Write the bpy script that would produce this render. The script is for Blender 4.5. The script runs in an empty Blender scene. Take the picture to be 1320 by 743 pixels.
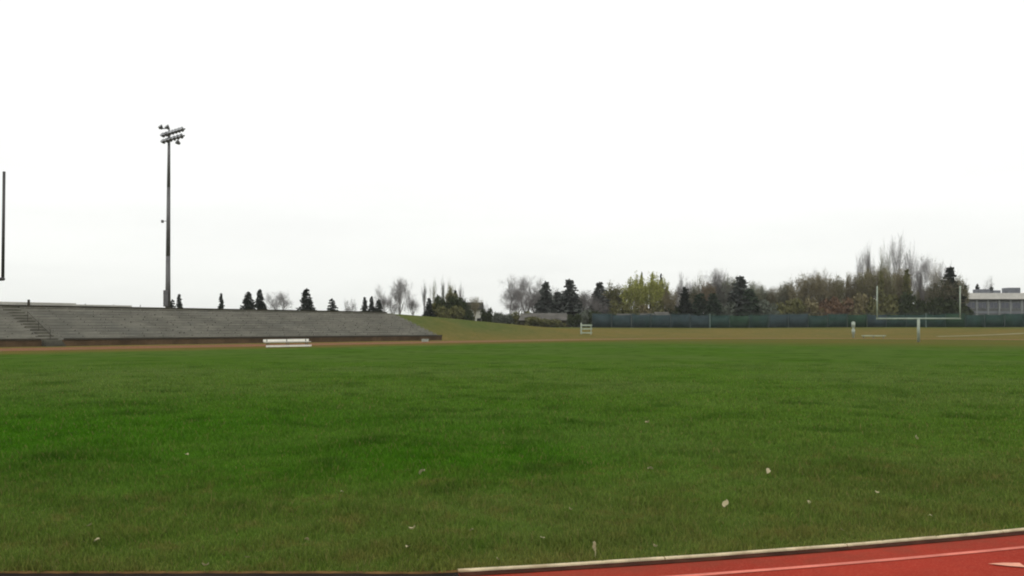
import bpy, math, random
import numpy as np
from mathutils import Vector, Matrix

random.seed(7)
RNG = np.random.default_rng(7)
scene = bpy.context.scene
COL = scene.collection
R = math.radians

# ------------------------------------------------------------------ layout
H = 1.67                        # eye height
F = 1143.0                      # focal length in px of the 1320 px wide photograph
HOR = 423.0
C1 = Vector((-7.64, 41.8))      # centre of the near bend
U = Vector((0.636, 0.772)).normalized()     # along the field
N = Vector((-U.y, U.x))                     # towards the bleachers
SL = 76.0                       # length of the straights
R_IN, R_OUT = 36.5, 45.6
HAZE = 0.00017

def at(px, Y, py=None, z=None):
    x = (px - 660.0) / F * Y
    if z is None:
        z = H + (HOR - py) * Y / F
    return Vector((x, Y, z))

def sp(s, p, z=0.0):
    q = C1 + U * s + N * p
    return Vector((q.x, q.y, z))

def to_sp(x, y):
    d = Vector((x, y)) - C1
    return d.dot(U), d.dot(N)

def smooth(a, b, t):
    t = min(1.0, max(0.0, (t - a) / (b - a)))
    return t * t * (3 - 2 * t)

def ground_z(x, y):
    s, p = to_sp(x, y)
    ds = max(abs(s - SL / 2) - SL / 2, 0.0)
    d = math.hypot(ds, p)
    far = smooth(45, 95, y)
    base = smooth(50, 92, d) * 1.8 * far
    base += 0.05 * math.sin(x * .21 + 1) * math.sin(y * .17) * smooth(52, 70, d) * far
    base += 7.0 * smooth(165, 700, d) * far
    m = smooth(50.5, 62.5, p) * (1 - min(1.0, max(0.0, (s - 60) / 56.0)) ** 1.15) * (1 - smooth(80, 120, p)) * smooth(-60, -30, s)
    return base + (3.75 - base) * m

# ------------------------------------------------------------------ helpers
class MB:
    def __init__(self):
        self.v, self.f = [], []
    def add(self, vs, fs):
        o = len(self.v)
        self.v += [tuple(q) for q in vs]
        self.f += [tuple(i + o for i in f) for f in fs]
        return self
    def box(self, c, sz, rot=0.0, mat=None):
        hx, hy, hz = sz[0] / 2, sz[1] / 2, sz[2] / 2
        m = mat or Matrix.Rotation(rot, 3, 'Z')
        c = Vector(c)
        vs = [c + m @ Vector((x, y, z)) for x, y, z in
              ((-hx, -hy, -hz), (hx, -hy, -hz), (hx, hy, -hz), (-hx, hy, -hz),
               (-hx, -hy, hz), (hx, -hy, hz), (hx, hy, hz), (-hx, hy, hz))]
        return self.add(vs, [(0, 3, 2, 1), (4, 5, 6, 7), (0, 1, 5, 4), (1, 2, 6, 5), (2, 3, 7, 6), (3, 0, 4, 7)])
    def tube(self, p0, p1, r0, r1=None, n=8, cap=True):
        r1 = r0 if r1 is None else r1
        p0, p1 = Vector(p0), Vector(p1)
        d = (p1 - p0)
        if d.length < 1e-6:
            return self
        d.normalize()
        a = d.orthogonal().normalized()
        b = d.cross(a)
        vs = []
        for p, r in ((p0, r0), (p1, r1)):
            for k in range(n):
                t = 2 * math.pi * k / n
                vs.append(p + (a * math.cos(t) + b * math.sin(t)) * r)
        fs = [(k, (k + 1) % n, n + (k + 1) % n, n + k) for k in range(n)]
        if cap:
            fs += [tuple(range(n - 1, -1, -1)), tuple(range(n, 2 * n))]
        return self.add(vs, fs)
    def path(self, pts, radii, n=8):
        for i in range(len(pts) - 1):
            self.tube(pts[i], pts[i + 1], radii[i], radii[i + 1], n)
        return self
    def quad(self, c, a, b):
        c, a, b = Vector(c), Vector(a), Vector(b)
        return self.add([c - a - b, c + a - b, c + a + b, c - a + b], [(0, 1, 2, 3)])
    def extrude(self, prof, p0, p1):
        """prof: closed list of 2D (along N, z) points, extruded from s=p0 to s=p1"""
        n = len(prof)
        vs = [sp(p0, a, z) for a, z in prof] + [sp(p1, a, z) for a, z in prof]
        fs = [(k, (k + 1) % n, n + (k + 1) % n, n + k) for k in range(n)]
        fs += [tuple(range(n - 1, -1, -1)), tuple(range(n, 2 * n))]
        return self.add(vs, fs)
    def mesh(self, name, mat, smooth_=False):
        me = bpy.data.meshes.new(name)
        me.from_pydata(self.v, [], self.f)
        me.update()
        if mat:
            me.materials.append(mat)
        if smooth_:
            me.polygons.foreach_set('use_smooth', [True] * len(me.polygons))
        return me
    def build(self, name, mat, parent=None, smooth_=False, bevel=0.0, loc=None):
        o = bpy.data.objects.new(name, self.mesh(name, mat, smooth_))
        COL.objects.link(o)
        if parent:
            o.parent = parent
        if loc is not None:
            o.location = loc
        if bevel:
            m = o.modifiers.new('Bevel', 'BEVEL')
            m.width = bevel; m.segments = 2; m.limit_method = 'ANGLE'
        return o

def link(name, me, parent, mat=None):
    o = bpy.data.objects.new(name, me)
    COL.objects.link(o)
    o.parent = parent
    if mat:
        o.material_slots[0].link = 'OBJECT'
        o.material_slots[0].material = mat
    return o

def tag(o, label=None, cat=None, group=None, kind=None):
    if label: o['label'] = label
    if cat: o['category'] = cat
    if group: o['group'] = group
    if kind: o['kind'] = kind
    return o

def thing(name, label, cat, loc=(0, 0, 0), rz=0.0, group=None):
    o = bpy.data.objects.new(name, None)
    o.empty_display_size = 0.3
    COL.objects.link(o)
    o.location = loc
    o.rotation_euler = (0, 0, rz)
    return tag(o, label, cat, group)

# ------------------------------------------------------------------ materials
class NT:
    def __init__(self, name):
        self.m = bpy.data.materials.new(name)
        self.m.use_nodes = True
        self.t = self.m.node_tree
        self.b = self.t.nodes['Principled BSDF']
    def n(self, typ, **kw):
        q = self.t.nodes.new(typ)
        for k, v in kw.items():
            setattr(q, k, v)
        return q
    def l(self, a, b):
        self.t.links.new(a, b)
    def set(self, sock, v):
        if isinstance(v, bpy.types.NodeSocket):
            self.l(v, sock)
        else:
            sock.default_value = v
    def math(self, op, a, b=None, c=None, clamp=False):
        q = self.n('ShaderNodeMath', operation=op, use_clamp=clamp)
        self.set(q.inputs[0], a)
        if b is not None: self.set(q.inputs[1], b)
        if c is not None: self.set(q.inputs[2], c)
        return q.outputs[0]
    def ramp(self, v, a, b, lo=0.0, hi=1.0):
        q = self.n('ShaderNodeMapRange', interpolation_type='SMOOTHSTEP')
        self.set(q.inputs['Value'], v)
        self.set(q.inputs['From Min'], a); self.set(q.inputs['From Max'], b)
        self.set(q.inputs['To Min'], lo); self.set(q.inputs['To Max'], hi)
        return q.outputs['Result']
    def mix(self, f, a, b, blend='MIX'):
        q = self.n('ShaderNodeMix', data_type='RGBA', blend_type=blend)
        self.set(q.inputs[0], f)
        for s, v in ((q.inputs[6], a), (q.inputs[7], b)):
            if isinstance(v, tuple): v = (*v[:3], 1.0)
            self.set(s, v)
        return q.outputs[2]
    def pos(self):
        if not hasattr(self, '_p'):
            self._p = self.n('ShaderNodeNewGeometry')
        return self._p.outputs['Position']
    def geo(self, k):
        self.pos()
        return self._p.outputs[k]
    def obj(self):
        return self.n('ShaderNodeTexCoord').outputs['Object']
    def noise(self, scale, detail=4.0, rough=.55, vec=None, scl=None, dist=0.0):
        q = self.n('ShaderNodeTexNoise')
        v = vec or self.pos()
        if scl:
            mp = self.n('ShaderNodeMapping')
            mp.inputs['Scale'].default_value = scl
            self.l(v, mp.inputs['Vector'])
            v = mp.outputs[0]
        self.l(v, q.inputs['Vector'])
        q.inputs['Scale'].default_value = scale
        q.inputs['Detail'].default_value = detail
        q.inputs['Roughness'].default_value = rough
        q.inputs['Distortion'].default_value = dist
        return q.outputs['Fac']
    def bump(self, h, strength=.3, dist=.02):
        q = self.n('ShaderNodeBump')
        q.inputs['Strength'].default_value = strength
        q.inputs['Distance'].default_value = dist
        self.l(h, q.inputs['Height'])
        self.l(q.outputs[0], self.b.inputs['Normal'])
    def out(self, col, rough=.8, spec=.3, metal=0.0):
        self.set(self.b.inputs['Base Color'], (*col[:3], 1.0) if isinstance(col, tuple) else col)
        self.set(self.b.inputs['Roughness'], rough)
        self.b.inputs['Specular IOR Level'].default_value = spec
        self.b.inputs['Metallic'].default_value = metal
        return self.m
    def stadium(self):
        """d = distance from the long axis of the oval, s, p along / across it"""
        x = self.n('ShaderNodeSeparateXYZ'); self.l(self.pos(), x.inputs[0])
        ax = self.math('SUBTRACT', x.outputs[0], C1.x); ay = self.math('SUBTRACT', x.outputs[1], C1.y)
        s = self.math('ADD', self.math('MULTIPLY', ax, U.x), self.math('MULTIPLY', ay, U.y))
        p = self.math('ADD', self.math('MULTIPLY', ax, N.x), self.math('MULTIPLY', ay, N.y))
        ds = self.math('MAXIMUM', self.math('SUBTRACT', self.math('ABSOLUTE', self.math('SUBTRACT', s, SL / 2)), SL / 2), 0.0)
        d = self.math('SQRT', self.math('ADD', self.math('MULTIPLY', ds, ds), self.math('MULTIPLY', p, p)))
        return d, s, p

def weathered(name, col, var=.25, scale=1.5, rough=.75, spec=.25, stain=None, metal=0.0, bump=.0, scl=None):
    t = NT(name)
    a = t.noise(scale, 5, .6, vec=t.obj(), scl=scl)
    b = t.noise(scale * 9, 3, .6, vec=t.obj(), scl=scl)
    lo = tuple(c * (1 - var) for c in col); hi = tuple(min(1, c * (1 + var)) for c in col)
    c = t.mix(t.ramp(a, .3, .7), lo, hi)
    c = t.mix(t.ramp(b, .35, .75, 0, .35), c, tuple(q * .6 for q in col))
    if stain:
        c = t.mix(t.ramp(t.noise(scale * .6, 4, .6, vec=t.obj()), .5, .72, 0, .7), c, stain)
    if bump:
        t.bump(b, bump, .01)
    return t.out(c, rough, spec, metal)

def grass_colour(t):
    d, s, p = t.stadium()
    big = t.noise(.11, 3, .55)
    mid = t.noise(.75, 5, .62, dist=.4)
    fine = t.noise(9.0, 4, .65)
    tiny = t.noise(60.0, 2, .6)
    c = t.mix(t.ramp(big, .35, .65), (.056, .112, .013), (.072, .116, .024))
    # lusher turf in the near half of the bend, thinner on the far field
    x = t.n('ShaderNodeSeparateXYZ'); t.l(t.pos(), x.inputs[0])
    lush = t.math('MULTIPLY', t.ramp(x.outputs[1], 11, 28, 1.0, 0.0), t.ramp(d, 34.5, 31.5))
    lush = t.math('MULTIPLY', lush, t.ramp(x.outputs[0], 4.5, -1.0, .05, 1.0))
    lush = t.math('MULTIPLY', lush, t.ramp(t.noise(.16, 3, .5), .3, .6, .35, 1.0))
    c = t.mix(lush, c, (.030, .100, .003))
    c = t.mix(t.ramp(mid, .50, .70, 0, .75), c, (.018, .048, .004))
    mid2 = t.noise(.32, 4, .6, dist=.6)
    c = t.mix(t.ramp(mid2, .50, .68, 0, .5), c, (.024, .060, .004))
    c = t.mix(t.ramp(mid, .46, .27, 0, .35), c, (.075, .135, .02))
    # trampled, drier edge along the kerb
    edge = t.math('MULTIPLY', t.ramp(t.math('ADD', d, t.math('MULTIPLY', t.math('SUBTRACT', big, .5), 5.0)), 31.5, 36.4), t.ramp(mid, .3, .62, .45, 1.0))
    farw = t.ramp(x.outputs[1], 30, 55)
    c = t.mix(t.math('MULTIPLY', edge, .75), c, t.mix(farw, (.074, .096, .022), (.125, .100, .026)))
    wob = t.math('MULTIPLY', t.math('SUBTRACT', big, .5), 7.0)
    mot = t.noise(2.6, 5, .65, dist=.5)
    c = t.mix(t.math('MULTIPLY', t.math('MULTIPLY', t.ramp(mot, .50, .68, 0, .6), t.ramp(d, 29, 34.5)), t.math('SUBTRACT', 1.0, farw)), c, (.098, .090, .026))
    c = t.mix(t.math('MULTIPLY', t.ramp(mot, .48, .30, 0, .5), t.ramp(d, 29, 34)), c, (.036, .082, .007))
    fe = t.math('MULTIPLY', t.ramp(t.math('ADD', d, wob), 24.5, 32.5), t.ramp(p, 6, 24))
    c = t.mix(t.math('MULTIPLY', fe, .80), c, t.mix(t.ramp(mid, .35, .65), (.150, .100, .032), (.110, .098, .026)))
    fe2 = t.math('MULTIPLY', t.ramp(t.math('ADD', s, t.math('MULTIPLY', wob, 2.0)), 42, 80), t.ramp(mid, .3, .6, .65, .97))
    c = t.mix(fe2, c, t.mix(t.ramp(big, .35, .6), (.125, .096, .024), (.098, .098, .026)))
    out = t.ramp(t.math('ADD', d, t.math('MULTIPLY', t.math('SUBTRACT', mid, .5), 3.0)), 35.5, 38.5)
    dry = t.mix(t.ramp(t.noise(.13, 4, .6), .35, .68), (.150, .118, .036), (.122, .110, .032))
    dry = t.mix(t.ramp(t.noise(.5, 4, .6), .5, .75, 0, .6), dry, (.19, .13, .05))
    green = t.mix(t.ramp(mid, .35, .65), (.070, .096, .026), (.095, .108, .034))
    gm = t.math('MAXIMUM', t.math('MULTIPLY', t.ramp(p, 51, 58), t.ramp(s, 100, 74)), t.ramp(d, 74, 90))
    gm = t.math('MULTIPLY', gm, t.ramp(t.noise(.09, 3, .6), .25, .55, .45, 1.0))
    dry = t.mix(gm, dry, green)
    rough_ = t.noise(1.4, 6, .7, dist=.8)
    dry = t.mix(t.ramp(rough_, .50, .68, 0, .55), dry, (.070, .074, .020))
    dry = t.mix(t.ramp(rough_, .46, .30, 0, .5), dry, (.185, .150, .058))
    c = t.mix(out, c, dry)
    c = t.mix(t.ramp(fine, .45, .75, 0, .45), c, t.mix(.5, c, (.02, .035, .004)))
    return c, fine, tiny, mid

def grass_material():
    t = NT('turf')
    c, fine, tiny, mid = grass_colour(t)
    c = t.mix(t.ramp(tiny, .62, .78, 0, .35), c, (.14, .14, .05))
    c = t.mix(t.ramp(tiny, .45, .25, 0, .4), c, (.015, .03, .003))
    h = t.math('ADD', t.math('MULTIPLY', fine, .6), t.math('ADD', t.math('MULTIPLY', tiny, .25), t.math('MULTIPLY', mid, 1.2)))
    t.bump(h, .7, .06)
    return t.out(c, 1.0, .0)

def blade_material():
    t = NT('grass_blades')
    c, fine, tiny, mid = grass_colour(t)
    rnd = t.geo('Random Per Island')
    c = t.mix(1.0, c, t.mix(rnd, (1.15, 1.12, 1.05), (2.50, 2.30, 2.2)), 'MULTIPLY')
    c = t.mix(t.ramp(rnd, .91, .95, 0, .8), c, (.19, .165, .06))
    m = t.out(c, .8, .08)
    # thin blades let some light through
    tr = t.n('ShaderNodeBsdfTranslucent'); t.set(tr.inputs[0], c)
    mx = t.n('ShaderNodeMixShader'); mx.inputs[0].default_value = .3
    t.l(t.b.outputs[0], mx.inputs[1]); t.l(tr.outputs[0], mx.inputs[2])
    t.l(mx.outputs[0], t.t.nodes['Material Output'].inputs[0])
    return m

def track_material():
    t = NT('track_surface')
    d, s, p = t.stadium()
    a = t.noise(.6, 5, .6); b = t.noise(70, 3, .7); e = t.noise(4, 5, .6)
    c = t.mix(t.ramp(a, .3, .7), (.245, .022, .011), (.335, .032, .016))
    c = t.mix(t.ramp(e, .5, .8, 0, .5), c, (.24, .028, .016))
    c = t.mix(t.ramp(b, .45, .75, 0, .6), c, (.43, .085, .05))
    c = t.mix(t.ramp(t.noise(130, 2, .6), .55, .75, 0, .65), c, (.12, .018, .012))
    st_ = t.noise(1.3, 6, .7, dist=1.2)
    c = t.mix(t.ramp(st_, .54, .72, 0, .55), c, (.20, .035, .022))
    c = t.mix(t.math('MULTIPLY', t.ramp(d, 37.1, 36.5), t.ramp(e, .35, .65, .2, .8)), c, (.19, .042, .022))
    # the far straight and far bend are old, dusty and worn brown
    worn = t.math('MAXIMUM', t.ramp(p, 10, 34), t.ramp(s, 45, 95))
    c = t.mix(t.math('MULTIPLY', worn, .92), c, t.mix(t.ramp(a, .35, .65), t.mix(t.ramp(s, 30, 70), (.170, .082, .032), (.145, .102, .032)), t.mix(t.ramp(s, 30, 70), (.125, .078, .032), (.120, .098, .030))))
    t.bump(b, .35, .004)
    return t.out(c, .9, .06)

def leaf_material(name, lo, hi, rough=.7, trans=.15):
    t = NT(name)
    r = t.geo('Random Per Island')
    cl = t.noise(.7, 3, .55)
    c = t.mix(t.math('ADD', t.math('MULTIPLY', r, .6), t.ramp(cl, .35, .65, 0, .4)), lo, hi)
    m = t.out(c, rough, .15)
    if trans:
        tr = t.n('ShaderNodeBsdfTranslucent'); t.set(tr.inputs[0], c)
        mx = t.n('ShaderNodeMixShader'); mx.inputs[0].default_value = trans
        t.l(t.b.outputs[0], mx.inputs[1]); t.l(tr.outputs[0], mx.inputs[2])
        t.l(mx.outputs[0], t.t.nodes['Material Output'].inputs[0])
    return m

M = {}
M['turf'] = grass_material()
M['blade'] = blade_material()
M['track'] = track_material()
M['kerb'] = weathered('kerb_aluminium', (.60, .50, .32), .25, 5.0, .7, .2, stain=(.30, .21, .11))
M['line'] = weathered('worn_lane_paint', (.62, .17, .12), .2, 3.0, .8, .2, stain=(.40, .07, .04))
M['mark'] = weathered('lane_mark_paint', (.72, .33, .22), .15, 5.0, .8, .2)
M['fieldpaint'] = weathered('faded_field_paint', (.16, .19, .09), .2, 1.0, .9, .1)
M['edgestrip'] = weathered('near_black_strip', (.012, .009, .006), .4, 4.0, .9, .1)
M['dirt'] = weathered('bare_dirt', (.13, .075, .025), .35, 6.0, .95, .05, bump=.6)
M['kerbstrip'] = weathered('dark_kerb_strip', (.050, .018, .010), .4, 5.0, .95, .05)
M['path'] = weathered('pale_path', (.24, .23, .14), .2, .6, .95, .05)
M['concrete'] = weathered('stand_concrete', (.205, .200, .165), .22, .35, .9, .1, stain=(.150, .152, .132))
M['concretewall'] = weathered('stained_front_wall', (.105, .070, .040), .3, .5, .9, .1, stain=(.050, .034, .018))
M['plank'] = weathered('weathered_plank', (.285, .278, .235), .25, .6, .8, .15, stain=(.13, .13, .11))
M['plank2'] = weathered('weathered_plank_brown', (.262, .250, .220), .25, .5, .8, .15, stain=(.11, .105, .08))
M['gapshade'] = weathered('shade_gap_dark', (.045, .042, .028), .3, .8, .85, .1)  # dark tone painted for the shade beneath the guard boards
M['palemetal'] = weathered('pale_guard_boards', (.42, .41, .36), .15, .8, .55, .3)
M['rail'] = weathered('dark_pipe', (.035, .028, .016), .3, 3, .6, .3)
M['aisle'] = weathered('aisle_steps', (.092, .089, .068), .35, .9, .9, .1)
M['whiteseat'] = weathered('white_bench_boards', (.86, .84, .76), .06, 2.0, .5, .3)
M['whitepaint'] = weathered('white_paint', (.34, .39, .33), .12, 2.0, .5, .3)
M['offwhite'] = weathered('offwhite_boards', (.34, .40, .31), .2, 2.0, .6, .2)
M['goalwhite'] = weathered('goal_white', (.31, .36, .29), .18, 1.5, .5, .3)
M['goalgrey'] = weathered('goal_grey', (.062, .060, .058), .2, 2.0, .5, .3)
M['galv'] = weathered('galvanised_steel', (.105, .105, .104), .2, 1.2, .5, .4, metal=.2)
M['lamp'] = weathered('floodlight_housing', (.11, .11, .113), .25, 2, .45, .4)
M['lens'] = NT('floodlight_lens').out((.22, .23, .24), .15, .6)
M['screen_teal'] = weathered('windscreen_teal', (.024, .048, .041), .25, .5, .85, .05, stain=(.024, .050, .032))
M['screen_blue'] = weathered('windscreen_blue_teal', (.032, .050, .054), .25, .5, .85, .05, stain=(.024, .048, .042))
M['screen_green'] = weathered('windscreen_green', (.021, .048, .028), .25, .5, .85, .1)
M['post'] = weathered('fence_post_steel', (.045, .062, .058), .2, 2, .6, .3)
M['postpale'] = weathered('fence_post_pale', (.11, .16, .14), .2, 2, .6, .3)
M['bark'] = weathered('grey_bark', (.105, .094, .084), .3, 2.5, .95, .05)
M['barkdark'] = weathered('dark_bark', (.030, .026, .020), .3, 2.5, .95, .05)
M['twig_grey'] = leaf_material('grey_twigs', (0.12, 0.112, 0.106), (0.215, 0.2, 0.192), .9, 0)
M['twig_brown'] = leaf_material('brown_twigs', (0.1330, 0.1190, 0.0770), (0.2310, 0.2030, 0.1260), .9, 0)
M['twig_olive'] = leaf_material('olive_twigs', (0.1350, 0.1377, 0.0891), (0.2295, 0.2322, 0.1485), .9, 0)
M['needle'] = leaf_material('evergreen_needles', (.006, .011, .007), (.018, .026, .014), .8, .05)
M['needle_grey'] = leaf_material('greyish_needles', (.044, .052, .046), (.085, .095, .082), .8, .05)
M['needle_green'] = leaf_material('green_needles', (.024, .040, .024), (.050, .074, .044), .8, .05)
M['leaf_yellow'] = leaf_material('yellow_green_leaves', (0.1950, 0.2080, 0.0416), (0.4290, 0.4485, 0.1170), .6, .25)
M['leaf_olive'] = leaf_material('olive_leaves', (0.0910, 0.0962, 0.0338), (0.1820, 0.1755, 0.0676), .7, .15)
M['leaf_brown'] = leaf_material('brown_leaves', (0.1283, 0.1134, 0.0567), (0.2362, 0.2025, 0.1053), .8, .1)
M['leaf_rust'] = leaf_material('rusty_leaves', (0.1092, 0.0667, 0.0391), (0.1955, 0.1207, 0.0713), .8, .1)
M['leaf_dark'] = leaf_material('dark_hedge_leaves', (0.02, 0.03, 0.009), (0.046, 0.062, 0.02), .7, .1)
M['leaf_grey'] = leaf_material('grey_green_leaves', (0.0875, 0.1063, 0.0775), (0.1562, 0.1750, 0.1350), .8, .1)
M['litter'] = leaf_material('dead_leaf', (.26, .21, .10), (.56, .51, .33), .7, .1)
M['brick'] = weathered('grey_school_wall', (.115, .122, .118), .2, .3, .9, .1)
M['fascia'] = weathered('pale_roof_fascia', (.40, .39, .35), .12, .25, .7, .2)
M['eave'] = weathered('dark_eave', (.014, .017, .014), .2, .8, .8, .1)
M['frame'] = weathered('window_frame', (.22, .23, .23), .15, 1, .5, .3)
M['glass'] = NT('window_glass').out((.05, .055, .075), .12, .6)
M['roofgrey'] = weathered('grey_roof', (.105, .100, .088), .25, .5, .9, .1)
M['roofdark'] = weathered('dark_shingle_roof', (.020, .021, .018), .3, .8, .9, .1)
M['housewall'] = weathered('white_siding', (.52, .52, .46), .1, .8, .7, .2)
M['shedwall'] = weathered('brown_shed_wall', (.045, .042, .022), .3, .7, .9, .1)
M['unit'] = weathered('rooftop_unit_grey', (.15, .16, .18), .2, .6, .6, .3)

# ------------------------------------------------------------------ ground
def axis(lo, hi, fine_lo, fine_hi, step):
    a = list(np.arange(fine_lo, fine_hi + .01, step))
    q, st = fine_hi, step
    while q < hi:
        st *= 1.35; q += st; a.append(min(q, hi))
    q, st = fine_lo, step
    while q > lo:
        st *= 1.35; q -= st; a.insert(0, max(q, lo))
    return a
xs = axis(-900, 900, -120, 160, 2.0)
ys = axis(-250, 1400, -20, 260, 2.0)
vs = [(x, y, ground_z(x, y)) for y in ys for x in xs]
nx = len(xs)
fs = [(j * nx + i, j * nx + i + 1, (j + 1) * nx + i + 1, (j + 1) * nx + i) for j in range(len(ys) - 1) for i in range(nx - 1)]
tag(MB().add(vs, fs).build('ground', M['turf'], smooth_=True), 'mown green field running out to dry olive banks', 'ground', kind='structure')

# inner edge of the track, pinned where it runs along the bottom of the view
def inner_edge(th):
    """th: direction from C1; returns radius of the inner edge"""
    r = R_IN
    q = C1 + Vector((math.cos(th), math.sin(th))) * r
    if q.y < 12 and -9 < q.x < 1:
        # the grass stops a little short of the true arc here (worn-out edge)
        want = 6.005 + max(0.0, -q.x - 4.5) * .2
        if q.y < want:
            r -= (want - q.y) * (1 - smooth(-1.2, .2, q.x)) / max(.6, -math.sin(th))
    return r

def stadium_pt(k, r, n=140):
    """k in 0..2: k<1 near bend half turn, then far; returns list"""
    pass

def oval(r_fn, nb=160):
    pts = []
    a0 = math.atan2(N.y, N.x)           # near bend from +N round the back (-U) to -N
    for i in range(nb + 1):
        th = a0 + math.pi * i / nb
        r = r_fn(th)
        pts.append(C1 + Vector((math.cos(th), math.sin(th))) * r)
    C2 = C1 + U * SL
    for i in range(nb + 1):
        th = a0 + math.pi + math.pi * i / nb
        pts.append(C2 + Vector((math.cos(th), math.sin(th))) * r_fn(th, True))
    return pts

def ring(r0, r1, z, name, mat, near_fn=None, nb=160):
    f0 = (lambda th, far=False: r0) if near_fn is None else (lambda th, far=False: r0 if far else near_fn(th))
    a = oval(f0, nb)
    b = oval(lambda th, far=False: r1, nb)
    n = len(a)
    vs = [(q.x, q.y, z) for q in a] + [(q.x, q.y, z) for q in b]
    fs = [(i, (i + 1) % n, n + (i + 1) % n, n + i) for i in range(n)]
    return MB().add(vs, [tuple(reversed(f)) for f in fs]).build(name, mat)

tag(ring(R_IN, R_OUT, .008, 'running_track', M['track'], inner_edge, 400), 'red all weather running track curving round the field', 'running track', kind='structure')
lines = MB()
for r in [R_IN + .43] + [R_IN + .43 + 1.1 * k for k in range(1, 8)]:
    a = oval(lambda th, far=False: r - .027, 300); b = oval(lambda th, far=False: r + .027, 300)
    n = len(a)
    lines.add([(q.x, q.y, .012) for q in a] + [(q.x, q.y, .012) for q in b],
              [(n + i, n + (i + 1) % n, (i + 1) % n, i) for i in range(n)])
tag(lines.build('lane_lines', M['line']), 'worn pinkish lane lines painted on the red track', 'lane lines', kind='structure')
mk = MB()
mk.add([(3.34, 6.225, .016), (3.45, 6.165, .016), (3.555, 6.13, .016), (3.575, 6.245, .016), (3.46, 6.25, .016)], [(0, 1, 2, 3, 4)])
tag(mk.build('lane_mark', M['mark']), 'pale painted dash on the red track lane', 'lane mark', kind='structure')

# dirt edge and near-black strip where the kerb is missing (left), dark strip along the kerb foot (right)
def arc_strip(x0, x1, o0, o1, z, name, mat, jitter=0.0, n=120):
    vs = []
    for i in range(n + 1):
        X = x0 + (x1 - x0) * i / n
        th = math.atan2(6.0 - C1.y, X - C1.x)
        r = inner_edge(th)
        for o in (o0, o1):
            j = (random.uniform(-jitter, jitter)) if jitter else 0
            q = C1 + Vector((math.cos(th), math.sin(th))) * (r + o + j)
            vs.append((q.x, q.y, z))
    fs = [(2 * i, 2 * i + 2, 2 * i + 3, 2 * i + 1) for i in range(n)]
    fs = [tuple(reversed(f)) for f in fs]
    return MB().add(vs, fs).build(name, mat)
tag(arc_strip(-7, -.35, -.035, .02, .014, 'dirt_edge', M['dirt'], .008), 'brown worn dirt edge between grass and track', 'dirt edge', kind='structure')
tag(arc_strip(-7, -.365, .018, .55, .012, 'track_edge_strip', M['edgestrip']), 'near black strip along the track edge where the kerb is missing', 'drain channel', kind='structure')
tag(arc_strip(-.36, 14, .016, .115, .0125, 'kerb_foot_strip', M['kerbstrip']), 'dark strip at the foot of the kerb', 'kerbstrip', kind='structure')

# kerb: sectioned pale rail along the inner edge
kerb = thing('track_kerb', 'pale beige rail kerb along the grass edge of the red track', 'kerb', (2.5, 6.4, 0))
th0 = math.atan2(6.0 - C1.y, -.36 - C1.x)
th, k = th0, 0
while k < 12:
    seg = MB()
    dth = 1.5 / R_IN
    st = 10
    prof = [(-.020, .008), (-.019, .022), (-.014, .027), (.010, .027), (.016, .022), (.017, .008)]
    vs = []
    for i in range(st + 1):
        t = th + (dth - .010 / R_IN) * i / st
        e = Vector((math.cos(t), math.sin(t)))
        wob = .004 * math.sin(t * 190 + 1)
        for a, z in prof:
            q = C1 + e * (R_IN + a + wob)
            vs.append((q.x - 2.5, q.y - 6.4, z))
    m_ = len(prof)
    fs = [(i * m_ + a, i * m_ + (a + 1) % m_, (i + 1) * m_ + (a + 1) % m_, (i + 1) * m_ + a) for i in range(st) for a in range(m_)]
    fs += [tuple(range(m_ - 1, -1, -1)), tuple(range(st * m_, st * m_ + m_))]
    seg.add(vs, fs).build('kerb_section', M['kerb'], kerb)
    th += dth; k += 1

# faint field line near the far goal
fl = MB()
for (s0, p0, s1, p1, w) in ((None,) * 5,):
    a = Vector((42.6, 84.9)); b = a + Vector((.772, -.636)) * 22
    w = Vector((.636, .772)) * .14
    fl.add([(a.x - w.x, a.y - w.y, .012), (b.x - w.x, b.y - w.y, .012), (b.x + w.x, b.y + w.y, .012), (a.x + w.x, a.y + w.y, .012)], [(0, 1, 2, 3)])
tag(fl.build('field_line', M['fieldpaint']), 'faint white line across the far turf', 'field line', kind='structure')

# narrow pale path on the far bank
pv = []
for i in range(41):
    X = 72 + 46 * i / 40
    Y = 149.5 + .02 * (X - 72)
    for o in (0, 1.6):
        pv.append((X, Y + o, ground_z(X, Y + o) + .03))
tag(MB().add(pv, [(2 * i, 2 * i + 2, 2 * i + 3, 2 * i + 1) for i in range(40)]).build('path', M['path']), 'pale narrow path across the far bank', 'path', kind='structure')

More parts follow.
